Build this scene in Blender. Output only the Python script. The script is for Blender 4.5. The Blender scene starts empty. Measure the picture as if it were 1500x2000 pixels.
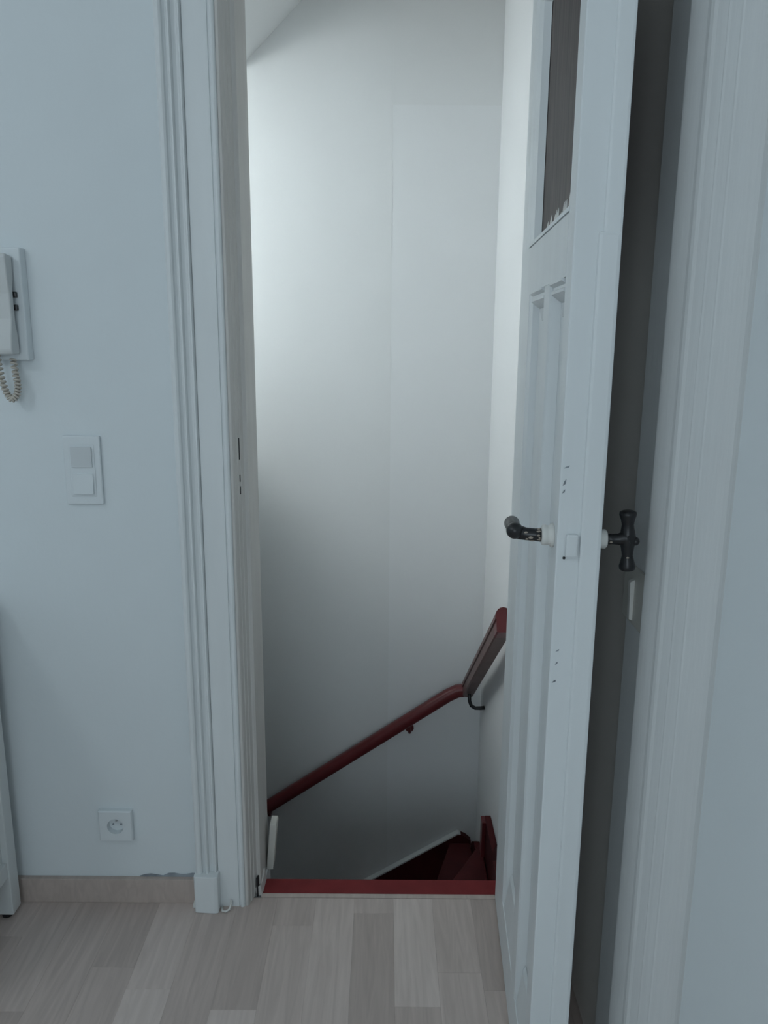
import bpy, bmesh, math, random
from mathutils import Vector, Matrix
random.seed(7)
S = bpy.context.scene
COL = S.collection

# ------------------------------------------------------------------ camera
F = 1550.0
cam_d = bpy.data.cameras.new('camera')
cam = bpy.data.objects.new('camera', cam_d)
COL.objects.link(cam)
cam_d.sensor_fit = 'VERTICAL'
cam_d.sensor_height = 36.0
cam_d.lens = 36.0 * F / 2000.0
cam_d.clip_start = 0.02
P = math.radians(12.48); RO = math.radians(0.41)
fw = Vector((0, math.cos(P), -math.sin(P)))
r0 = Vector((1, 0, 0)); u0 = Vector((0, math.sin(P), math.cos(P)))
right = math.cos(RO) * r0 + math.sin(RO) * u0
up = -math.sin(RO) * r0 + math.cos(RO) * u0
M3 = Matrix((right, up, -fw)).transposed()
cam.matrix_world = Matrix.Translation((0, -1.75, 1.38)) @ M3.to_4x4()
S.camera = cam

# ------------------------------------------------------------------ world, light, exposure
W = bpy.data.worlds.new('world'); S.world = W
W.use_nodes = True
bg = W.node_tree.nodes['Background']
bg.inputs[0].default_value = (0.55, 0.68, 0.80, 1)
bg.inputs[1].default_value = 0.6
S.view_settings.view_transform = 'Standard'
S.view_settings.look = 'None'
S.view_settings.gamma = 1.0
S.view_settings.use_curve_mapping = False
S.view_settings.exposure = 0.0


def area(name, loc, target, sx, sy, power, color):
    d = bpy.data.lights.new(name, 'AREA'); d.shape = 'RECTANGLE'
    d.size = sx; d.size_y = sy; d.energy = power; d.color = color
    o = bpy.data.objects.new(name, d); COL.objects.link(o)
    o.location = loc
    o.rotation_euler = (Vector(target) - Vector(loc)).to_track_quat('-Z', 'Y').to_euler()
    return o


# daylight through the hall window behind the photographer
area('window_daylight', (-.50, -4.35, 1.60), (-.50, 0, 1.2), 1.30, 1.40, 18, (0.80, 0.92, 1.0))

# ------------------------------------------------------------------ materials
def mat(name, col, rough=0.6, spec=0.35, noise=0.0, nscale=8.0, bump=0.0, bscale=60.0, stretch=(1, 1, 1), metal=0.0, coat=0.0):
    m = bpy.data.materials.new(name); m.use_nodes = True
    nt = m.node_tree; b = nt.nodes['Principled BSDF']
    b.inputs['Base Color'].default_value = (*col, 1)
    b.inputs['Roughness'].default_value = rough
    b.inputs['Specular IOR Level'].default_value = spec
    b.inputs['Metallic'].default_value = metal
    b.inputs['Coat Weight'].default_value = coat
    tc = nt.nodes.new('ShaderNodeTexCoord'); mp = nt.nodes.new('ShaderNodeMapping')
    mp.inputs['Scale'].default_value = stretch
    nt.links.new(tc.outputs['Object'], mp.inputs['Vector'])
    if noise > 0:
        n = nt.nodes.new('ShaderNodeTexNoise'); n.inputs['Scale'].default_value = nscale
        n.inputs['Detail'].default_value = 4
        nt.links.new(mp.outputs[0], n.inputs['Vector'])
        r = nt.nodes.new('ShaderNodeMapRange')
        r.inputs['From Min'].default_value = 0.3; r.inputs['From Max'].default_value = 0.7
        r.inputs['To Min'].default_value = 1 - noise; r.inputs['To Max'].default_value = 1 + noise
        nt.links.new(n.outputs[0], r.inputs['Value'])
        mx = nt.nodes.new('ShaderNodeVectorMath'); mx.operation = 'SCALE'
        mx.inputs[0].default_value = col
        nt.links.new(r.outputs[0], mx.inputs['Scale'])
        nt.links.new(mx.outputs[0], b.inputs['Base Color'])
    if bump > 0:
        n2 = nt.nodes.new('ShaderNodeTexNoise'); n2.inputs['Scale'].default_value = bscale
        n2.inputs['Detail'].default_value = 3
        nt.links.new(mp.outputs[0], n2.inputs['Vector'])
        bp = nt.nodes.new('ShaderNodeBump'); bp.inputs['Strength'].default_value = bump
        bp.inputs['Distance'].default_value = 0.004
        nt.links.new(n2.outputs[0], bp.inputs['Height'])
        nt.links.new(bp.outputs[0], b.inputs['Normal'])
    return m


def wood(name, col, dark, rough=0.45):
    """pale printed laminate: fine grain drawn out along Y"""
    m = bpy.data.materials.new(name); m.use_nodes = True
    nt = m.node_tree; b = nt.nodes['Principled BSDF']
    b.inputs['Roughness'].default_value = rough
    b.inputs['Specular IOR Level'].default_value = 0.3
    tc = nt.nodes.new('ShaderNodeTexCoord'); mp = nt.nodes.new('ShaderNodeMapping')
    oi = nt.nodes.new('ShaderNodeObjectInfo')
    mp.inputs['Scale'].default_value = (30, 2.2, 10)
    nt.links.new(tc.outputs['Object'], mp.inputs['Vector'])
    cb = nt.nodes.new('ShaderNodeCombineXYZ')
    ml = nt.nodes.new('ShaderNodeMath'); ml.operation = 'MULTIPLY'; ml.inputs[1].default_value = 37
    nt.links.new(oi.outputs['Random'], ml.inputs[0])
    nt.links.new(ml.outputs[0], cb.inputs[1]); nt.links.new(ml.outputs[0], cb.inputs[0])
    nt.links.new(cb.outputs[0], mp.inputs['Location'])
    n = nt.nodes.new('ShaderNodeTexNoise'); n.inputs['Scale'].default_value = 1.6
    n.inputs['Detail'].default_value = 6; n.inputs['Distortion'].default_value = 1.4
    nt.links.new(mp.outputs[0], n.inputs['Vector'])
    r = nt.nodes.new('ShaderNodeValToRGB')
    r.color_ramp.elements[0].position = 0.32; r.color_ramp.elements[0].color = (*dark, 1)
    r.color_ramp.elements[1].position = 0.68; r.color_ramp.elements[1].color = (*col, 1)
    nt.links.new(n.outputs[0], r.inputs[0]); nt.links.new(r.outputs[0], b.inputs['Base Color'])
    return m


M = {}
M['wall'] = mat('wall_paint', (0.76, 0.815, 0.838), 0.75, 0.2, 0.012, 3, 0.12, 45)
M['stairwall'] = mat('stairwell_paint', (0.82, 0.835, 0.835), 0.7, 0.2, 0.012, 2.2, 0.10, 40)
M['lining'] = mat('stairwell_lining_paint', (0.79, 0.803, 0.797), 0.7, 0.2, 0.012, 2.2, 0.10, 40)
M['ceil'] = mat('ceiling_paint', (0.75, 0.77, 0.77), 0.8, 0.2, 0.02, 3)
M['trim'] = mat('trim_gloss_paint', (0.79, 0.825, 0.835), 0.42, 0.4, 0.025, 6, 0.10, 30, (3, 3, 0.5))
M['trim_lit'] = mat('trim_paint_lit', (0.88, 0.905, 0.91), 0.45, 0.4, 0.02, 6, 0.10, 30, (3, 3, 0.5))  # trim paint lightened to stand in for more light on the right casing
M['jamb'] = mat('old_jamb_paint_shaded', (0.62, 0.605, 0.58), 0.5, 0.3, 0.05, 5, 0.15, 30, (4, 4, 0.5))  # warmer than the trim, and darkened for the face turned from the lamp
M['door'] = mat('door_gloss_paint', (0.79, 0.832, 0.848), 0.40, 0.4, 0.025, 7, 0.12, 28, (3, 3, 0.4))
M['plastic'] = mat('white_plastic', (0.75, 0.80, 0.823), 0.4, 0.4, 0.01, 5)
M['plastic2'] = mat('aged_plastic', (0.62, 0.64, 0.64), 0.45, 0.4, 0.015, 5)
M['rocker'] = mat('grey_rocker_panel_shade', (0.66, 0.70, 0.72), 0.4, 0.4, 0.01, 5)  # also colours the painted shadows below the door panel cornices
M['beige'] = mat('beige_cord', (0.56, 0.52, 0.46), 0.6, 0.3, 0.03, 20)
M['black'] = mat('black_enamel', (0.014, 0.014, 0.016), 0.32, 0.5, 0.05, 30, 0.1, 90)
M['dark'] = mat('dark_hollow', (0.03, 0.03, 0.032), 0.8, 0.2, 0.1, 20)
M['chip'] = mat('bare_metal_chip', (0.42, 0.36, 0.30), 0.5, 0.4, 0.2, 60)
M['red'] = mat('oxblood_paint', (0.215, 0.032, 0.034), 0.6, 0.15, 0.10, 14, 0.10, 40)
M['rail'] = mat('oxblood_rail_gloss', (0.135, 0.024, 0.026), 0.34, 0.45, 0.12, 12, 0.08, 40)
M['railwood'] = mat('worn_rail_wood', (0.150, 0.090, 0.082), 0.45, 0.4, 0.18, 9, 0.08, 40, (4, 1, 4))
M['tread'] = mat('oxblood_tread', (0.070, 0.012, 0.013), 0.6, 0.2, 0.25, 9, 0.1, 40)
M['skirt'] = wood('skirting_laminate', (0.56, 0.475, 0.43), (0.48, 0.405, 0.365))
M['cabinet'] = mat('cabinet_lacquer', (0.70, 0.73, 0.73), 0.45, 0.4, 0.01, 4)
M['cream'] = mat('cream_paint', (0.70, 0.69, 0.64), 0.55, 0.3, 0.03, 14)
M['dirt'] = mat('dusty_smear', (0.30, 0.33, 0.36), 0.9, 0.1, 0.3, 30)
M['white'] = mat('white_old_paint', (0.76, 0.76, 0.73), 0.5, 0.3, 0.05, 20)
M['brown'] = mat('hidden_brown_wall', (0.88, 0.84, 0.79), 0.8, 0.2, 0.03, 3)
tones = [((.57, .490, .452), (.48, .408, .375)), ((.51, .433, .397), (.42, .355, .325)),
         ((.61, .530, .492), (.52, .447, .412)), ((.47, .398, .364), (.385, .325, .297)), ((.54, .462, .425), (.45, .382, .350))]
tones = [tuple(tuple(c * 1.22 for c in t_) for t_ in pr) for pr in tones]
M['planks'] = [wood('laminate_plank_tone_%d' % i, a, b) for i, (a, b) in enumerate(tones)]

# brown obscured glass with vertical brush streaks and a ragged painted lower edge
g = bpy.data.materials.new('brown_obscured_glass'); g.use_nodes = True
nt = g.node_tree; b = nt.nodes['Principled BSDF']
b.inputs['Roughness'].default_value = 0.5
b.inputs['Specular IOR Level'].default_value = 0.2
b.inputs['Transmission Weight'].default_value = 0.05
tc = nt.nodes.new('ShaderNodeTexCoord'); mp = nt.nodes.new('ShaderNodeMapping')
mp.inputs['Scale'].default_value = (1, 38, 4)
nt.links.new(tc.outputs['Object'], mp.inputs[0])
n = nt.nodes.new('ShaderNodeTexNoise'); n.inputs['Scale'].default_value = 1.5; n.inputs['Detail'].default_value = 5
nt.links.new(mp.outputs[0], n.inputs['Vector'])
r = nt.nodes.new('ShaderNodeValToRGB')
r.color_ramp.elements[0].position = 0.3; r.color_ramp.elements[0].color = (.040, .030, .031, 1)
r.color_ramp.elements[1].position = 0.82; r.color_ramp.elements[1].color = (.135, .108, .100, 1)
nt.links.new(n.outputs[0], r.inputs[0]); nt.links.new(r.outputs[0], b.inputs['Base Color'])
M['glass'] = g
pg = bpy.data.materials.new('clear_window_glass'); pg.use_nodes = True
pb = pg.node_tree.nodes['Principled BSDF']
pb.inputs['Transmission Weight'].default_value = 1; pb.inputs['Roughness'].default_value = 0.0
M['clear'] = pg

# ------------------------------------------------------------------ helpers
def link(name, bm, m, parent=None, smooth=False, bevel=0.0, seg=2):
    bmesh.ops.remove_doubles(bm, verts=bm.verts, dist=1e-6)
    if bevel > 0:
        es = [e for e in bm.edges if len(e.link_faces) == 2 and e.calc_face_angle(0) > 0.6]
        bmesh.ops.bevel(bm, geom=es, offset=bevel, segments=seg, affect='EDGES', profile=0.6, clamp_overlap=True)
    bmesh.ops.recalc_face_normals(bm, faces=bm.faces)
    me = bpy.data.meshes.new(name); bm.to_mesh(me); bm.free()
    if smooth:
        for p in me.polygons: p.use_smooth = True
    me.materials.append(m)
    o = bpy.data.objects.new(name, me); COL.objects.link(o)
    if parent is not None: o.parent = parent
    return o


def box(bm, x0, x1, y0, y1, z0, z1):
    vs = [bm.verts.new(p) for p in ((x0, y0, z0), (x1, y0, z0), (x1, y1, z0), (x0, y1, z0), (x0, y0, z1), (x1, y0, z1), (x1, y1, z1), (x0, y1, z1))]
    for f in ((0, 3, 2, 1), (4, 5, 6, 7), (0, 1, 5, 4), (1, 2, 6, 5), (2, 3, 7, 6), (3, 0, 4, 7)):
        bm.faces.new([vs[i] for i in f])


def boxo(name, b, m, parent=None, bevel=0.0, seg=2):
    bm = bmesh.new(); box(bm, *b); return link(name, bm, m, parent, False, bevel, seg)


def prism(bm, pts, axis, a, b):
    """polygon pts extruded along axis from a to b; pts are the two other coordinates in x,y,z order"""
    def mk(p, v):
        return {0: (v, p[0], p[1]), 1: (p[0], v, p[1]), 2: (p[0], p[1], v)}[axis]
    A = [bm.verts.new(mk(p, a)) for p in pts]; B = [bm.verts.new(mk(p, b)) for p in pts]
    n = len(pts)
    bm.faces.new(A); bm.faces.new(list(reversed(B)))
    for i in range(n):
        bm.faces.new((A[i], B[i], B[(i + 1) % n], A[(i + 1) % n]))


def prismo(name, pts, axis, a, b, m, parent=None, bevel=0.0, seg=2):
    bm = bmesh.new(); prism(bm, pts, axis, a, b); return link(name, bm, m, parent, False, bevel, seg)


def tube(bm, path, rad, n=12, sec=None, caps=True):
    """swept section; rad scalar or list; sec = list of (a,b) unit section points"""
    path = [Vector(p) for p in path]
    if not isinstance(rad, (list, tuple)): rad = [rad] * len(path)
    sec = sec or [(math.cos(2 * math.pi * i / n), math.sin(2 * math.pi * i / n)) for i in range(n)]
    rings = []
    upv = None
    for i, p in enumerate(path):
        t = (path[min(i + 1, len(path) - 1)] - path[max(i - 1, 0)]).normalized()
        if upv is None:
            upv = Vector((0, 0, 1)) if abs(t.z) < 0.9 else Vector((0, 1, 0))
        s = t.cross(upv).normalized(); w = s.cross(t).normalized(); upv = w
        rings.append([bm.verts.new(p + (s * a + w * c) * rad[i]) for a, c in sec])
    k = len(sec)
    for A, B in zip(rings, rings[1:]):
        for i in range(k): bm.faces.new((A[i], A[(i + 1) % k], B[(i + 1) % k], B[i]))
    if caps:
        bm.faces.new(list(reversed(rings[0]))); bm.faces.new(rings[-1])


def tubeo(name, path, rad, m, parent=None, n=12, sec=None, smooth=True):
    bm = bmesh.new(); tube(bm, path, rad, n, sec); return link(name, bm, m, parent, smooth)


def lathe(bm, prof, origin, axis, n=20):
    """prof = list of (distance along axis, radius)"""
    ax = Vector(axis).normalized()
    s = ax.orthogonal().normalized(); w = ax.cross(s)
    rings = []
    for d, rr in prof:
        c = Vector(origin) + ax * d
        rings.append([bm.verts.new(c + (s * math.cos(2 * math.pi * i / n) + w * math.sin(2 * math.pi * i / n)) * max(rr, 1e-5)) for i in range(n)])
    for A, B in zip(rings, rings[1:]):
        for i in range(n): bm.faces.new((A[i], A[(i + 1) % n], B[(i + 1) % n], B[i]))
    bm.faces.new(list(reversed(rings[0]))); bm.faces.new(rings[-1])


def latheo(name, prof, origin, axis, m, parent=None, n=20, smooth=True):
    bm = bmesh.new(); lathe(bm, prof, origin, axis, n); return link(name, bm, m, parent, smooth)


def tag(o, label=None, cat=None, group=None, kind=None):
    if label: o['label'] = label
    if cat: o['category'] = cat
    if group: o['group'] = group
    if kind: o['kind'] = kind
    return o


def struct(o, label, cat=None):
    return tag(o, label, cat, kind='structure')


def empty(name, loc=(0, 0, 0), rz=0):
    o = bpy.data.objects.new(name, None); COL.objects.link(o)
    o.location = loc; o.rotation_euler = (0, 0, rz); o.empty_display_size = 0.05
    return o


# ------------------------------------------------------------------ hall shell
HX0, HY0, HZ = -2.40, -4.20, 2.65
# floor slab and laminate planks
fl = struct(boxo('floor', (HX0, 0.47, HY0, -0.012, -0.05, -0.006), M['skirt']), 'grey-beige laminate floor of the hall in front of the stair door', 'floor')
PW = 0.0967
joints = {-9: [-.22], -8: [-.43], -7: [-.15], -6: [-.36], -5: [-.52], -4: [-.24], -3: [-.30], -2: [-.62], -1: [-.352], 0: [-.108], 1: [-.46], 2: [-.065], 3: [-.342], 4: [-.249], 5: [-.298], 6: [-.40]}
tonemap = {-1: [3, 2, 1], 0: [1, 4, 0], 1: [0, 4, 2], 2: [4, 3, 1], 3: [2, 1, 0], 4: [4, 0, 3], 5: [3, 4, 1], -2: [1, 0, 2], -3: [0, 2, 1], -4: [3, 1, 0], -5: [1, 0, 4], -6: [4, 3, 0], -7: [0, 1, 2], -8: [1, 4, 0], -9: [3, 0, 1], 6: [1, 0, 2]}
for k in range(-22, 7):
    xa = -0.26 + PW * (k - 0); xb = xa + PW
    xa = max(xa, HX0); xb = min(xb, 0.399)
    if xa > 0.395: continue
    js = joints.get(k, [-random.uniform(.1, .5)])
    ys = [-0.012] + js
    while ys[-1] > -2.1:
        ys.append(ys[-1] - random.uniform(.36, .50))
    tm = tonemap.get(k, [random.randrange(5) for _ in range(3)])
    for i, (ya, yb) in enumerate(zip(ys, ys[1:])):
        t = tm[i] if i < len(tm) else random.randrange(5)
        boxo('plank', (xa + .00008, xb - .00008, yb + .00008, ya - .00008, -0.006, 0.0), M['planks'][t], fl, 0.0002, 1)
boxo('plank_field', (HX0, 0.399, HY0, -2.65, -0.006, 0.0), M['planks'][0], fl)

bm = bmesh.new()
box(bm, HX0, -0.335, -0.02, 0.14, 0.0, HZ)
box(bm, 0.335, 0.47, -0.02, 0.14, 0.0, HZ)
box(bm, -0.335, 0.335, -0.02, 0.14, 2.16, HZ)
struct(link('wall_back', bm, M['wall']), 'pale blue-grey painted hall wall around the stair doorway', 'wall')
struct(boxo('wall_right', (0.418, 0.47, HY0, -0.02, 0, HZ), M['brown']), 'narrow painted wall behind the open door', 'wall')
struct(boxo('wall_left', (HX0 - .1, HX0, HY0, 0.14, 0, HZ), M['wall']), 'far left hall wall outside the picture', 'wall')
bm = bmesh.new()
box(bm, HX0, -1.15, HY0 - .1, HY0, 0, HZ); box(bm, 0.15, 0.47, HY0 - .1, HY0, 0, HZ)
box(bm, -1.15, 0.15, HY0 - .1, HY0, 0, 0.90); box(bm, -1.15, 0.15, HY0 - .1, HY0, 2.30, HZ)
struct(link('wall_rear', bm, M['wall']), 'hall wall with the window behind the viewer', 'wall')
struct(boxo('ceiling', (HX0, 0.47, HY0, 0.14, HZ, HZ + .1), M['ceil']), 'white hall ceiling above the picture', 'ceiling')
win = struct(empty('window_1', (-.50, HY0 - .05, .9)), 'white framed hall window behind the viewer', 'window')
for nm, bb in (('window_frame', (-.65, -.60, -.03, .03, 0, 1.4)), ('window_frame', (.60, .65, -.03, .03, 0, 1.4)), ('window_frame', (-.60, .60, -.03, .03, 0, .05)),
               ('window_frame', (-.60, .60, -.03, .03, 1.35, 1.4)), ('mullion', (-.02, .02, -.03, .03, .05, 1.35))):
    boxo(nm, bb, M['trim'], win, .004)

# right wall: the pilaster-like casing beside the door
tr3 = struct(empty('trim_3', (0.40, -.7, 0)), 'broad white painted casing with vertical beads on the right wall', 'door casing')
def rel(o, root):
    o.location = -root.location; return o
prof = [(.418, -.49), (.408, -.492), (.4045, -.498), (.4045, -.606), (.418, -.606)]
rel(prismo('casing_step', prof, 2, 0, HZ, M['trim_lit'], tr3, .002), tr3)
prof = [(.418, -.606), (.394, -.606), (.391, -.610), (.391, -.672), (.3898, -.680), (.3878, -.690), (.3874, -.702), (.3886, -.712), (.3887, -.742),
        (.3883, -.746), (.3887, -.752), (.3886, -.780), (.3882, -.785), (.3886, -.790), (.3885, -.858), (.3880, -.872), (.3850, -.886), (.3815, -.897), (.3795, -.905), (.418, -.905)]
rel(prismo('casing_board', prof, 2, 0, HZ, M['trim_lit'], tr3), tr3)
struct(boxo('wall_right_front', (0.3795, 0.418, HY0, -0.9052, 0, HZ), M['wall']), 'plain painted wall nearest the viewer at the right', 'wall')

# left skirting
sk = struct(boxo('baseboard_left', (-0.93, -0.4525, -0.034, -0.02, 0, 0.066), M['skirt'], None, .002), 'low grey-brown laminate skirting under the wall socket', 'baseboard')
sk2 = struct(boxo('baseboard_far_left', (HX0, -0.931, -0.034, -0.02, 0, 0.066), M['skirt'], None, .002), 'grey-brown laminate skirting behind the white cabinet', 'baseboard')
bm = bmesh.new()
xs = [-.60 + i * .0145 for i in range(11)]
tops = [.0675 + .006 * abs(math.sin(i * 2.3)) + .003 * (i > 4) for i in range(11)]
prism(bm, [(x, .066) for x in xs] + [(x, t) for x, t in reversed(list(zip(xs, tops)))], 1, -.0222, -.0204)
link('smear', bm, M['dirt'], sk)

# ------------------------------------------------------------------ left door casing
tr1 = struct(empty('trim_1', (-.39, -.03, 0)), 'tall white moulded door casing with plinth block left of the doorway', 'door casing')
H1 = 2.30
m1 = [(-.452, -.02), (-.452, -.050), (-.4505, -.055), (-.447, -.0575), (-.441, -.0575), (-.437, -.055), (-.435, -.049), (-.431, -.046), (-.4285, -.047), (-.4275, -.053),
      (-.4255, -.0555), (-.4225, -.0555), (-.4205, -.052), (-.4195, -.046), (-.413, -.0435), (-.4095, -.044), (-.4085, -.049), (-.4065, -.051), (-.4035, -.051), (-.402, -.047), (-.4005, -.040), (-.4005, -.02)]
rel(prismo('moulding', m1, 2, .096, H1, M['trim'], tr1), tr1)
m2 = [(-.4000, -.02), (-.4000, -.0425), (-.399, -.0432), (-.351, -.0432), (-.3502, -.0405), (-.3487, -.0405), (-.3478, -.0440), (-.345, -.0462), (-.341, -.0462), (-.338, -.0445), (-.336, -.041), (-.336, -.02)]
rel(prismo('flat_board', m2, 2, 0, H1, M['trim'], tr1), tr1)
m3b = [(-.3355, .139), (-.3355, -.041), (-.330, -.0408), (-.3275, -.0375), (-.3245, -.0245), (-.3228, -.0235), (-.3195, -.0095), (-.3180, -.0085), (-.3140, .0045), (-.3100, .0060), (-.3055, .0090), (-.3050, .139)]
rel(prismo('jamb', m3b, 2, 0, H1, M['jamb'], tr1), tr1)
pb_ = [(-.4555, -.0205), (-.4555, -.064), (-.452, -.068), (-.405, -.071), (-.397, -.068), (-.3955, -.0205)]
bm = bmesh.new(); prism(bm, pb_, 2, 0, .100)
rel(link('plinth_block', bm, M['trim'], tr1, False, .0035, 2), tr1)
for (z0, z1, y) in ((1.112, 1.160, -.0125), (1.062, 1.078, -.0125), (1.034, 1.052, -.0125)):
    c = prismo('crack', [(-.3212, -.0155), (-.3203, -.0160), (-.3194, -.0120), (-.3204, -.0115)], 2, z0, z1, M['dark'], tr1); rel(c, tr1)
# broken plaster at the foot of the jamb
bm = bmesh.new()
random.seed(3)
pts = [(-.3150, -.004), (-.3000, -.006), (-.2985, .02), (-.2975, .058), (-.3045, .062)]
prism(bm, pts, 2, 0.0005, .024); 
for v in bm.verts:
    if v.co.z > .01: v.co.z += random.uniform(-.012, .022); v.co.x -= .004
rel(link('plaster_lump', bm, M['jamb'], tr1, False, .002), tr1)
rel(prismo('gap', [(-.3135, -.0085), (-.3100, -.0085), (-.3085, .004), (-.3115, .005)], 2, .0, .052, M['dark'], tr1), tr1)
# curled sealant scraps at the plinth
rel(tubeo('sealant_scrap', [(-.392, -.052, .004), (-.388, -.064, .003), (-.380, -.067, .004), (-.372, -.062, .006), (-.369, -.054, .014), (-.370, -.049, .022)], .0028, M['white'], tr1, 8), tr1)
rel(tubeo('sealant_scrap', [(-.457, -.030, .012), (-.461, -.038, .010), (-.462, -.046, .006), (-.459, -.054, .004)], .003, M['white'], tr1, 8), tr1)

# right jamb (hinge side) and head
tr2 = struct(empty('trim_2', (.31, 0, 0)), 'white door jamb behind the hinges of the open door', 'door jamb')
rel(prismo('jamb', [(.288, .0), (.3355, .0), (.3355, .139), (.318, .139), (.300, .06)], 2, 0, 2.16, M['trim'], tr2, .002), tr2)
rel(prismo('casing', [(.3355, -.0005), (.330, -.0005), (.330, -.035), (.3345, -.04), (.4035, -.04), (.4035, -.0205), (.3355, -.0205)], 2, 0, H1, M['trim'], tr2, .002), tr2)
tr5 = struct(boxo('trim_5', (-.3045, .2875, .0, .139, 2.145, 2.1595), M['trim'], None, .002), 'painted head of the door frame above the picture', 'door frame')

# threshold
th = struct(boxo('trim_4', (-.3005, .2995, .001, .0575, -.040, 0.003), M['red'], None, .004, 3), 'dark red painted threshold board at the top of the stairs', 'threshold')
lip = prismo('metal_edge_strip', [(-.011, -.0055), (.0005, -.0055), (.0005, .0035), (-.002, .0042), (-.011, .0012)], 0, -.302, .287, M['skirt'], th)

# ------------------------------------------------------------------ stairwell shell
B = .95; XR = .36; ZB = -2.2
struct(boxo('wall_stairwell_back', (-2.2, XR + .1, B, B + .1, ZB, 2.9), M['stairwall']), 'tall white stairwell wall behind the handrail', 'wall')
wsb = bpy.data.objects['wall_stairwell_back']
boxo('lining_sheet', (-2.19, .0195, B - .0005, B - .0001, ZB, 2.80), M['lining'], wsb)
boxo('lining_sheet', (.0200, XR - .0005, B - .0005, B - .0001, 2.087, 2.80), M['lining'], wsb)
struct(boxo('wall_stairwell_right', (XR, XR + .1, .1395, B, ZB, 2.9), M['stairwall']), 'white stairwell side wall right of the steps', 'wall')
struct(boxo('wall_stairwell_left', (-2.3, -2.2, .0, B + .1, ZB, 2.9), M['stairwall']), 'stairwell end wall out of view', 'wall')
bm = bmesh.new()
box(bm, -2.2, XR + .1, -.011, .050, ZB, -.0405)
struct(link('wall_stairwell_front', bm, M['tread']), 'unseen stairwell wall below the threshold, darkened to cut bounce light', 'wall')  # colour kept dark so less light bounces onto the lower stairs
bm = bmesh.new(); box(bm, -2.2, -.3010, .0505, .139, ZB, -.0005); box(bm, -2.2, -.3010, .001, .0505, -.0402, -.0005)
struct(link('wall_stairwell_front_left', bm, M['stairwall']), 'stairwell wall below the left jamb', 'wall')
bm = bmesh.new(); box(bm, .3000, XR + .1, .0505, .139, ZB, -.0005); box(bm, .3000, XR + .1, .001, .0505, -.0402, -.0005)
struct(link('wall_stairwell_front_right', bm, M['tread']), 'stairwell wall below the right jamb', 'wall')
# sloping ceiling over the descending flight, then upper landing ceiling
struct(prismo('ceiling_stairwell', [(-2.2, 2.182), (-.465, 2.182), (-.435, 2.211), (.18, 2.808), (.46, 2.808), (.46, 2.9), (-2.2, 2.9)], 1, .1405, B, M['stairwall']),
       'sloping white ceiling over the stairs', 'ceiling')
struct(boxo('wall_stairwell_head', (-2.2, .46, .1400, .1404, 2.66, 2.9), M['stairwall']), 'white wall above the stair doorway', 'wall')

# unseen block added to shade the lower flight from the stair lamp
struct(boxo('stairwell_shade_block', (-2.19, -.76, .1405, B - .0020, .93, 1.19), M['stairwall'], None, .01), 'unseen block added over the lower flight to hold back lamp light', 'shade_block')
# staircase
st = tag(empty('staircase', (0, .5, -.6)), 'dark red painted winding wooden stairs going down behind the threshold', 'staircase')
XN = [.278 - .341 * i for i in range(7)]
YB = B - .030; XT = XR - .024
polys = [(-.285, [(.06, .052), (.10, .052), (.27, .149), (XT, .152), (XT, .632), (.03, .10)]),
         (-.495, [(.00, .052), (.06, .052), (XT, .612), (XT, YB), (XN[0] - .02, YB)])]
polys.append((-.705, [(.025, .052), (XN[0], YB), (XN[1] - .02, YB), (XN[1] - .02, .052)]))
for i in range(1, 6):
    polys.append((-.705 - .21 * i, [(XN[i + 1] - .02, .145), (XN[i], .145), (XN[i], YB), (XN[i + 1] - .02, YB)]))
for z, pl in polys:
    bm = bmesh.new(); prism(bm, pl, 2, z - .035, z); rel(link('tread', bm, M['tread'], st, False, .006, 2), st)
def riser(p, q, z):
    p = Vector((*p, 0)); q = Vector((*q, 0)); n_ = (q - p).normalized().cross(Vector((0, 0, 1))) * .009
    bm = bmesh.new(); prism(bm, [(p + n_)[:2], (q + n_)[:2], (q - n_)[:2], (p - n_)[:2]], 2, z - .21, z - .035)
    rel(link('riser', bm, M['tread'], st), st)
riser((.05, .12), (XT - .002, .615), -.285); riser((.017, .07), (XN[0] - .005, YB - .002), -.495)
for i in range(1, 6): riser((XN[i] - .008, .147), (XN[i] - .008, YB - .002), -.495 - .21 * i)
# closed string along the back wall, with a pale cap, and the string on the right wall
sb = [(XR - .0215, -.56), (XR - .0215, -.490), (.335, -.487), (.318, -.472), (.300, -.4635), (.288, -.464), (-2.0, -1.874), (-2.0, -2.10), (-.1, -.95), (XR - .0215, -.75)]
rel(prismo('string_board', sb, 1, B - .026, B - .0020, M['tread'], st), st)
cap = [(.300, -.4630), (.293, -.4585), (.286, -.4585), (-2.0, -1.867), (-2.0, -1.8735), (.288, -.4635)]
o = rel(prismo('string_cap', cap, 1, B - .027, B - .0020, M['stairwall'], st), st)
o['label'] = 'pale painted ledge along the string'
sr = [(B - .027, -.500), (.895, -.470), (.862, -.448), (.84, -.432), (.80, -.432), (.755, -.405), (.70, -.345), (.635, -.262), (.592, -.235), (.588, -.160), (.40, -.160), (.30, -.06), (.1405, .02), (.1405, -.30), (.56, -.45), (B - .027, -.72)]
rel(prismo('string_board', sr, 0, XR - .021, XR - .002, M['tread'], st), st)
rel(boxo('string_post', (XR - .034, XR - .0215, .548, .588, -.42, -.160), M['rail'], st, .002), st)

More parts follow.
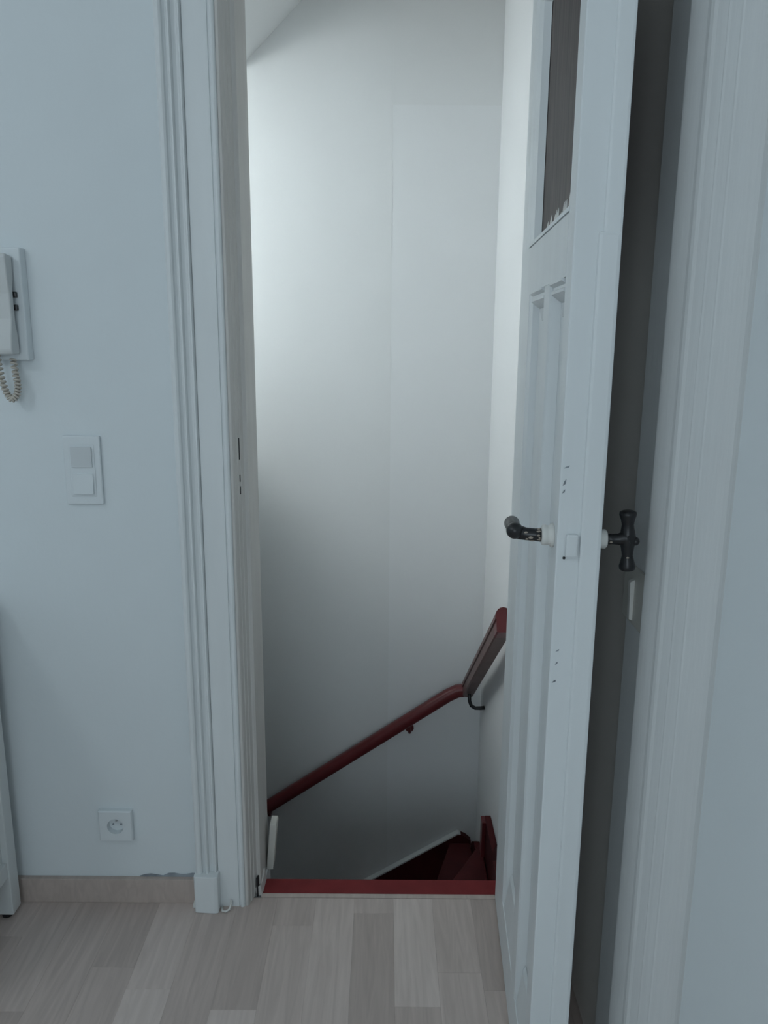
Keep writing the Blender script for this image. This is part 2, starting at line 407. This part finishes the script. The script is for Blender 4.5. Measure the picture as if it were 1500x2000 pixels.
# ------------------------------------------------------------------ handrail
hr = tag(empty('handrail', (.29, .9, .14)), 'dark red wooden handrail bending at the corner of the stairwell', 'handrail')
RS = .0225
sec = []
for i in range(20):
    a = 2 * math.pi * i / 20
    sx = abs(math.cos(a)) ** .75 * math.copysign(1, math.cos(a)); sy = abs(math.sin(a)) ** .75 * math.copysign(1, math.sin(a))
    sec.append((sx * .98, sy))
pa = [(.312, .893, .140), (.295, .894, .142), (.268, .895, .138), (.235, .895, .121)]
xk, zk = .235, .121
for i in range(1, 14):
    pa.append((xk - .10 * i, .895, zk - .0685 * i))
rel(tubeo('rail', pa, RS, M['rail'], hr, sec=sec), hr)
# right-hand length: rounded cap over a flat wooden fillet with a groove between
p0 = Vector((.304, .900, .150)); p1 = Vector((.304, .155, .680))
d = (p1 - p0).normalized(); nrm = Vector((0, -d.z, d.y)) * -1
if nrm.z < 0: nrm = -nrm
secr = [(-.021, -.012)] + [(.021 * math.cos(math.pi - math.pi * i / 10), -.012 + .030 * math.sin(math.pi * i / 10) ** .8) for i in range(1, 10)] + [(.021, -.012), (.017, -.0135), (.017, -.0155), (.0185, -.017), (.0185, -.043), (.015, -.046), (-.015, -.046), (-.0185, -.043), (-.0185, -.017), (-.017, -.0155), (-.017, -.0135)]
def sweep_straight(name, secp, a, b_, m):
    bm = bmesh.new()
    A = [bm.verts.new(a + Vector((s, 0, 0)) + nrm * t) for s, t in secp]
    Bv = [bm.verts.new(b_ + Vector((s, 0, 0)) + nrm * t) for s, t in secp]
    bm.faces.new(A); bm.faces.new(list(reversed(Bv)))
    for i in range(len(secp)): bm.faces.new((A[i], Bv[i], Bv[(i + 1) % len(secp)], A[(i + 1) % len(secp)]))
    return rel(link(name, bm, m, hr), hr)
sweep_straight('rail', secr, p0 + nrm * .012, p1 + nrm * .012, M['railwood'])['label'] = 'worn brownish upper length of rail with a groove'
sweep_straight('rail_end', [(a_ * 1.03, b_2 * 1.03) for a_, b_2 in secr], p1 + nrm * .012 - d * .045, p1 + nrm * .012 + d * .012, M['rail'])
# corner knuckle
bm = bmesh.new(); bmesh.ops.create_icosphere(bm, subdivisions=2, radius=.0235, matrix=Matrix.Translation((.303, .896, .142)))
rel(link('corner_joint', bm, M['rail'], hr, True), hr)
# brackets
rel(tubeo('bracket', [(.098, .895, .012), (.098, .895, -.018), (.099, .905, -.030), (.100, .925, -.034), (.100, .9475, -.034)], .0065, M['rail'], hr, 8), hr)
rel(latheo('bracket_rose', [(0, .004), (0, .016), (.005, .016), (.006, .010)], (.100, .9480, -.034), (0, -1, 0), M['rail'], hr, 14), hr)
rel(tubeo('bracket', [(.304, .84, .165), (.306, .835, .128), (.312, .832, .112), (.326, .830, .104), (.346, .830, .104), (.359, .830, .106)], [.006, .0065, .0065, .0065, .007, .007], M['black'], hr, 8), hr)
rel(tubeo('bracket', [(-.42, .895, -.33), (-.42, .895, -.365), (-.42, .910, -.376), (-.42, .9475, -.378)], .0065, M['rail'], hr, 8), hr)

# leaning cream board on the left reveal
oc = tag(prismo('skirting_offcut', [(-.3040, .0), (-.2870, .0), (-.2750, .128), (-.2765, .134), (-.2925, .134)], 1, .096, .136, M['cream'], None, .0015),
         'small cream board end leaning against the left reveal above the threshold', 'board')

# ------------------------------------------------------------------ the open door
dr = struct(empty('door_1', (.2865, 0, 0), math.asin(-.06)), 'white panelled door standing open with brown glass and black handles', 'door')
DH = 2.12; ZB0 = .008
def dbox(name, b, m=None, bev=.002, parent=None):
    return boxo(name, b, m or M['door'], parent or dr, bev)
HS = -.175      # inner arris of the hinge stile
LS = -.601      # inner arris of the lock stile
GS = -.080     # inner arris of the hinge stile beside the glass
bm = bmesh.new(); prism(bm, [(-.012, ZB0), (-.012, DH), (GS, DH), (GS, 1.5475), (HS, 1.5475), (HS, ZB0)], 0, 0, .058)
link('hinge_stile', bm, M['door'], dr)
dbox('lock_stile', (0, .045, -.650, -.601, ZB0, DH), None, .0025)
dbox('rebate_lip', (.0380, .063, -.6540, -.5705, ZB0, DH), None, .004)
dbox('rebate_lip', (.0320, .0625, -.6555, -.5705, ZB0, 1.517), None, .005)
dbox('bottom_rail', (.0, .05, LS - .0005, HS + .0005, ZB0, .125), None, .002)
dbox('middle_rail', (.0, .05, LS, HS, 1.463, 1.5475), None, 0)
dbox('top_rail', (.0, .05, -.606, GS, 2.00, DH), None, .002)
# muntin between the two long panels
prismo('muntin', [(.018, -.375), (.003, -.383), (.0, -.388), (.0, -.448), (.003, -.453), (.018, -.461)], 2, .126, 1.4625, M['door'], dr)
# bevelled inner edges of the stiles and of the rails, then recessed panels
prismo('panel_bead', [(.0005, HS), (.006, HS - .012), (.018, HS - .020), (.018, HS)], 2, .126, 1.4625, M['door'], dr)
prismo('panel_bead', [(.0005, LS), (.006, LS + .008), (.018, LS + .014), (.018, LS)], 2, .126, 1.4625, M['door'], dr)
for (ya, yb) in ((-.374, HS - .0205), (LS + .0145, -.4615)):
    dbox('panel', (.018, .034, ya, yb, .126, 1.4625), None, 0)
    # raised field with sloping bottom
    prismo('panel_weathering', [(.0005, .126), (.0175, .126), (.0175, .206), (.012, .200)], 1, ya + .002, yb - .002, M['door'], dr) if False else None
    bm = bmesh.new(); prism(bm, [(.0015, .1255), (.0175, .1255), (.0175, .215), (.0120, .205)], 1, ya + .001, yb - .001)
    link('panel_weathering', bm, M['door'], dr, False, .0015)
    bm = bmesh.new(); prism(bm, [(-.003, 1.4625), (-.003, 1.459), (.004, 1.455), (.004, 1.451), (.001, 1.449), (.001, 1.445), (.0175, 1.433), (.0175, 1.4625)], 1, ya + .001, yb - .001)
    link('panel_cornice', bm, M['door'], dr)
    prismo('panel_shadow', [(yb - .010, 1.4325), (ya + .010, 1.4325), ((ya + yb) / 2 - .02, 1.413), ((ya + yb) / 2 + .04, 1.411)], 0, .0160, .0179, M['rocker'], dr)  # flat grey patch painting the cornice's shadow on the panel
# glazing
dbox('glass_pane', (.024, .029, -.605, GS - .010, 1.552, 1.998), M['glass'], 0)
prismo('glazing_bead', [(.0, GS), (.004, GS - .022), (.010, GS - .038), (.023, GS - .050), (.023, GS)], 2, 1.5476, 1.999, M['door'], dr)
bm = bmesh.new(); prism(bm, [(-.002, 1.5485), (.0235, 1.5485), (.0235, 1.572), (.014, 1.570), (.0, 1.556)], 1, -.6055, GS - .062)
link('glazing_sill', bm, M['door'], dr)
bm = bmesh.new(); prism(bm, [(.0, 1.9995), (.0235, 1.9995), (.0235, 1.980), (.010, 1.985)], 1, -.6055, GS - .001)
link('glazing_bead', bm, M['door'], dr)
# ragged white paint along the foot of the pane
random.seed(11)
yy = -.604; pts = [(-.604, 1.570)]
top = []
while yy < GS - .13:
    hgt = random.choice([.004, .012, .020, .009, .028, .006]) * (1.25 if yy < -.45 else .7)
    top.append((yy, 1.573 + hgt)); yy += random.uniform(.010, .024); top.append((yy - .004, 1.573 + hgt * .5))
bm = bmesh.new(); prism(bm, [(top[0][0], 1.570)] + top + [(top[-1][0], 1.570)], 0, .0228, .0239)
link('paint_splash', bm, M['white'], dr)

# latch and chips on the lock edge
dbox('latch_bolt', (.0125, .0295, -.6580, -.6505, 1.073, 1.107), M['door'], .003)
for lx, z, w, h in ((.0065, 1.181, .0045, .010), (.006, 1.168, .004, .006), (.0085, 1.203, .008, .004), (.010, .929, .005, .004), (.0095, .909, .004, .005), (.0075, .88, .006, .005)):
    bm = bmesh.new(); prism(bm, [(lx - w / 2, z - h / 2), (lx + w * .35, z - h * .2), (lx + w / 2, z + h / 2), (lx - w * .1, z + h * .15)], 1, -.6507, -.6502)
    link('paint_chip', bm, M['dirt'], dr)
bm = bmesh.new(); bmesh.ops.create_icosphere(bm, subdivisions=2, radius=.0022, matrix=Matrix.Translation((.0115, -.6515, 1.071))); link('screw_head', bm, M['black'], dr, True)

# lever handle on the stair side
HZc = 1.096; HYc = -.617
lv = empty('lever_handle'); lv.parent = dr; lv.location = (0, HYc, HZc); lv['label'] = 'worn black lever handle on a white collar'
latheo('collar', [(0, .0175), (.004, .0175), (.006, .0145), (.010, .0145), (.012, .0155), (.016, .0150), (.018, .012)], (0, 0, 0), (-1, 0, 0), M['white'], lv, 24)
bm = bmesh.new(); tube(bm, [(-.017, 0, 0), (-.026, 0, 0), (-.040, 0, .001), (-.049, .004, .002), (-.054, .012, .003), (-.056, .022, .0045), (-.056, .036, .005), (-.056, .050, .005), (-.056, .056, .005)],
     [.0105, .0095, .0095, .0105, .0115, .0115, .0105, .012, .006], 16)
link('lever', bm, M['black'], lv, True)
bm = bmesh.new(); bmesh.ops.create_uvsphere(bm, u_segments=16, v_segments=12, radius=.0125, matrix=Matrix.Translation((-.0565, .001, .0055))); link('lever_knuckle', bm, M['black'], lv, True)
random.seed(5)
for i in range(9):
    a = random.uniform(1.9, 4.3); t = -.020 - random.random() ** 1.6 * .022
    c = Vector((t, -.0094 * abs(math.cos(a)) * 1.0, .0094 * math.sin(a)))
    bm = bmesh.new(); bmesh.ops.create_icosphere(bm, subdivisions=1, radius=.0021, matrix=Matrix.Translation(c) @ Matrix.Diagonal((random.uniform(1, 2.2), .5, random.uniform(.5, 1.1), 1)))
    link('worn_patch', bm, M['chip'], lv, True)

# T handle on the hall side
th_ = empty('t_handle'); th_.parent = dr; th_.location = (.063, HYc, HZc - .004); th_['label'] = 'black T-shaped handle with flared ends'
latheo('collar', [(0, .0170), (.004, .0170), (.006, .014), (.012, .0145), (.0145, .012)], (0, 0, 0), (1, 0, 0), M['white'], th_, 24)
bm = bmesh.new(); tube(bm, [(.013, 0, 0), (.022, 0, 0), (.032, 0, 0), (.040, 0, .001), (.046, 0, .002)], [.0085, .0075, .0085, .0115, .013], 16)
link('spindle_neck', bm, M['black'], th_, True)
bm = bmesh.new(); lathe(bm, [(-.047, .0085), (-.045, .0115), (-.040, .0120), (-.034, .0100), (-.024, .0078), (-.012, .0095), (0, .0125), (.010, .0105), (.022, .0085), (.030, .0100), (.037, .0125), (.041, .0120), (.043, .0080)], (.045, 0, 0), (-.055, 0, 1), 20)
link('crossbar', bm, M['black'], th_, True)
bm = bmesh.new(); bmesh.ops.create_icosphere(bm, subdivisions=2, radius=.0065, matrix=Matrix.Translation((.0555, -.003, -.002))); link('boss', bm, M['black'], th_, True)
for c in ((.045, -.0080, -.026), (.020, -.0076, -.003)):
    bm = bmesh.new(); bmesh.ops.create_icosphere(bm, subdivisions=1, radius=.0019, matrix=Matrix.Translation(c) @ Matrix.Diagonal((1.5, .5, .8, 1))); link('worn_patch', bm, M['chip'], th_, True)
# hinges (behind the leaf)
for z in (.25, 1.05, 1.90):
    latheo('hinge', [(0, .007), (.09, .007), (.098, .004)], (.064, -.010, z), (0, 0, 1), M['trim'], dr, 12)

# worn keeper plate on the right casing where the handle knocks
kp = tag(empty('handle_stop_plate', (.4045, -.53, .965)), 'small cream painted stop plate on the right casing below the T handle', 'stop plate')
boxo('plate', (-.0045, 0, -.058, .045, -.035, .060), M['cream'], kp, .002)
prismo('rib', [(-.012, .036), (-.0048, .040), (-.0048, -.028), (-.010, -.026)], 1, -.012, -.002, M['white'], kp)
# ------------------------------------------------------------------ light switch
sw = tag(empty('light_switch', (-.6625, -.02, 1.0875)), 'white double rocker light switch above the wall socket', 'light switch')
boxo('plate', (-.0405, .0405, -.0085, 0, -.0765, .0765), M['plastic'], sw, .0035, 3)
boxo('inner_frame', (-.0275, .0275, -.0100, -.0086, -.058, .058), M['plastic'], sw, .0008, 1)
o = boxo('rocker', (-.0225, .0225, -.0035, 0, -.0225, .0225), M['rocker'], sw, .001); o.location = (0, -.0108, .030); o.rotation_euler = (.05, 0, .03)
o = boxo('rocker', (-.0225, .0225, -.0045, 0, -.0225, .0225), M['plastic'], sw, .001); o.location = (0, -.0100, -.030); o.rotation_euler = (-.06, 0, 0)

# ------------------------------------------------------------------ power socket
so = tag(empty('wall_socket', (-.647, -.02, .213)), 'square white wall socket low on the wall above the skirting', 'wall socket')
bm = bmesh.new()
N = 32; R_ = .0200; hx = .0405
def sqp(a):
    c, s = math.cos(a), math.sin(a); k = hx / max(abs(c), abs(s)); return c * k, s * k
angs = [2 * math.pi * (i + .5) / N + 0 for i in range(N)]
angs = [2 * math.pi * i / N + math.pi / 4 for i in range(N)]
f = -.0150
outb = [bm.verts.new((sqp(a)[0], 0, sqp(a)[1])) for a in angs]
outm = [bm.verts.new((sqp(a)[0], f + .003, sqp(a)[1])) for a in angs]
outf = [bm.verts.new((sqp(a)[0] * .94, f, sqp(a)[1] * .94)) for a in angs]
inf = [bm.verts.new((R_ * math.cos(a), f, R_ * math.sin(a))) for a in angs]
inb = [bm.verts.new((R_ * .95 * math.cos(a), -.0005, R_ * .95 * math.sin(a))) for a in angs]
for A, Bq in ((outb, outm), (outm, outf), (outf, inf), (inf, inb)):
    for i in range(N): bm.faces.new((A[i], A[(i + 1) % N], Bq[(i + 1) % N], Bq[i]))
bm.faces.new(inb)
link('plate', bm, M['plastic'], so)
for sx in (-.0095, .0095):
    latheo('pin_hole', [(0, .0026), (.0012, .0026)], (sx, -.0006, -.002), (0, -1, 0), M['dirt'], so, 12, False)
latheo('earth_pin', [(0, .0024), (.0085, .0024), (.0105, .0012)], (0, -.0006, .010), (0, -1, 0), M['plastic2'], so, 12)

# ------------------------------------------------------------------ intercom handset
ic = tag(empty('intercom_phone', (-.790, -.02, 1.44)), 'white wall intercom handset with beige cord at the left edge', 'intercom')
bm = bmesh.new()
box(bm, -.046, .039, -.024, 0, -.1145, .1135)
for v in bm.verts:
    if v.co.y < -.01: v.co.x *= .94
link('base', bm, M['plastic'], ic, False, .004, 3)
hs = [(-.050, .098), (-.056, .100), (-.060, .090), (-.058, .050), (-.053, .020), (-.053, -.030), (-.060, -.060), (-.066, -.094), (-.062, -.102), (-.030, -.102), (-.028, -.094), (-.030, -.062), (-.036, -.040), (-.036, .030), (-.030, .050), (-.028, .096)]
bm = bmesh.new(); prism(bm, hs, 0, -.028, .022)
link('handset', bm, M['plastic2'], ic, False, .004, 3)
for z in (.019, -.007):
    o = boxo('cradle_button', (.0170, .0260, -.034, -.0242, z - .006, z + .006), M['black'], ic, .002)
# coiled cord hanging as a loop
path = []
loop = [(-.022, -.040, -.098), (-.020, -.040, -.125), (-.018, -.036, -.155), (-.012, -.034, -.182), (-.002, -.033, -.196), (.009, -.032, -.186), (.0115, -.030, -.165), (.007, -.026, -.140), (.003, -.022, -.112)]
def cr(p, t):
    n_ = len(p) - 1; i = min(int(t * n_), n_ - 1); u = t * n_ - i
    g_ = lambda j: Vector(p[max(0, min(n_, j))])
    a, b2, c, d2 = g_(i - 1), g_(i), g_(i + 1), g_(i + 2)
    return .5 * ((2 * b2) + (-a + c) * u + (2 * a - 5 * b2 + 4 * c - d2) * u * u + (-a + 3 * b2 - 3 * c + d2) * u ** 3)
K = 420
for i in range(K + 1):
    t = i / K; c = cr(loop, t); tn = (cr(loop, min(1, t + .01)) - cr(loop, max(0, t - .01))).normalized()
    s = tn.cross(Vector((0, 1, 0))).normalized(); w = s.cross(tn)
    a = 2 * math.pi * t * 26
    path.append(c + (s * math.cos(a) + w * math.sin(a)) * .0050)
tubeo('cord', path, .0027, M['beige'], ic, 6)

# ------------------------------------------------------------------ white cabinet at the left edge
cb = tag(empty('side_cabinet', (-1.16, -.25, 0)), 'white cabinet on black-footed legs standing at the left edge', 'cabinet')
X1 = .275; X0 = -.275; Y0 = -.20; Y1 = .196; LG = .040; TOPZ = .80
for sx in (X0, X1 - LG):
    for sy in (Y0, Y1 - LG):
        boxo('leg', (sx, sx + LG, sy, sy + LG, .012, TOPZ - .02), M['cabinet'], cb, .003)
        latheo('foot', [(0, .012), (.012, .013)], (sx + LG * .42, sy + LG * .4, 0.0), (0, 0, 1), M['black'], cb, 14, False)
for sx in (X0 + .004, X1 - LG + .004):
    boxo('rail', (sx, sx + LG - .008, Y0 + LG, Y1 - LG, .115, .155), M['cabinet'], cb, .002)
    boxo('side_panel', (sx + .006, sx + .022, Y0 + LG - .001, Y1 - LG + .001, .1552, TOPZ - .0205), M['cabinet'], cb, 0)
boxo('bottom_shelf', (X0 + LG, X1 - LG, Y0 + .002, Y1 - .002, .120, .140), M['cabinet'], cb, .001)
boxo('back_panel', (X0 + LG, X1 - LG, Y1 - .012, Y1 - .004, .141, TOPZ - .021), M['cabinet'], cb, 0)
for k in (0, 1):
    xa = X0 + LG + .002 + k * (X1 - X0 - 2 * LG) / 2
    dd = boxo('door_panel', (xa, xa + (X1 - X0 - 2 * LG) / 2 - .004, Y0 - .002, Y0 + .016, .145, TOPZ - .024), M['cabinet'], cb, .002)
    kx = xa + (.21 if k == 0 else .025)
    latheo('knob', [(0, .006), (.012, .006), (.016, .012), (.024, .011), (.027, .004)], (kx, Y0 - .0015, .5), (0, -1, 0), M['black'], dd, 14)
boxo('top_board', (X0 - .006, X1 + .004, Y0 - .012, Y1 + .003, TOPZ - .02, TOPZ), M['cabinet'], cb, .003)

# ------------------------------------------------------------------ lamps
def lamp(name, loc, rad, power, color, label):
    r_ = tag(empty(name, loc), label, 'lamp')
    latheo('ceiling_rose', [(0, .05), (.02, .05), (.03, .012), (.242, .012)], (0, 0, 0), (0, 0, -1), M['plastic'], r_, 24)
    m_ = bpy.data.materials.new(name + '_opal_glass'); m_.use_nodes = True
    e_ = m_.node_tree.nodes['Principled BSDF']
    e_.inputs['Base Color'].default_value = (.8, .8, .8, 1)
    e_.inputs['Emission Color'].default_value = (*color, 1)
    e_.inputs['Emission Strength'].default_value = power / (4 * math.pi ** 2 * rad ** 2)
    bm = bmesh.new(); bmesh.ops.create_uvsphere(bm, u_segments=16, v_segments=10, radius=rad, matrix=Matrix.Translation((0, 0, -.24 - rad)))
    link('globe', bm, m_, r_, True)
    return r_
lamp('hall_lamp', (-1.55, -1.62, HZ - .001), .15, 10.6, (0.84, 0.94, 1.0), 'round opal hall ceiling lamp nearest the cabinet')
lamp('hall_lamp', (-1.00, -2.85, HZ - .001), .15, 4.5, (0.84, 0.94, 1.0), 'round opal hall ceiling lamp behind the viewer')
lamp('stair_lamp', (-1.40, .32, 2.181), .16, 20, (0.95, 0.99, 1.0), 'round opal lamp under the lower stairwell ceiling')
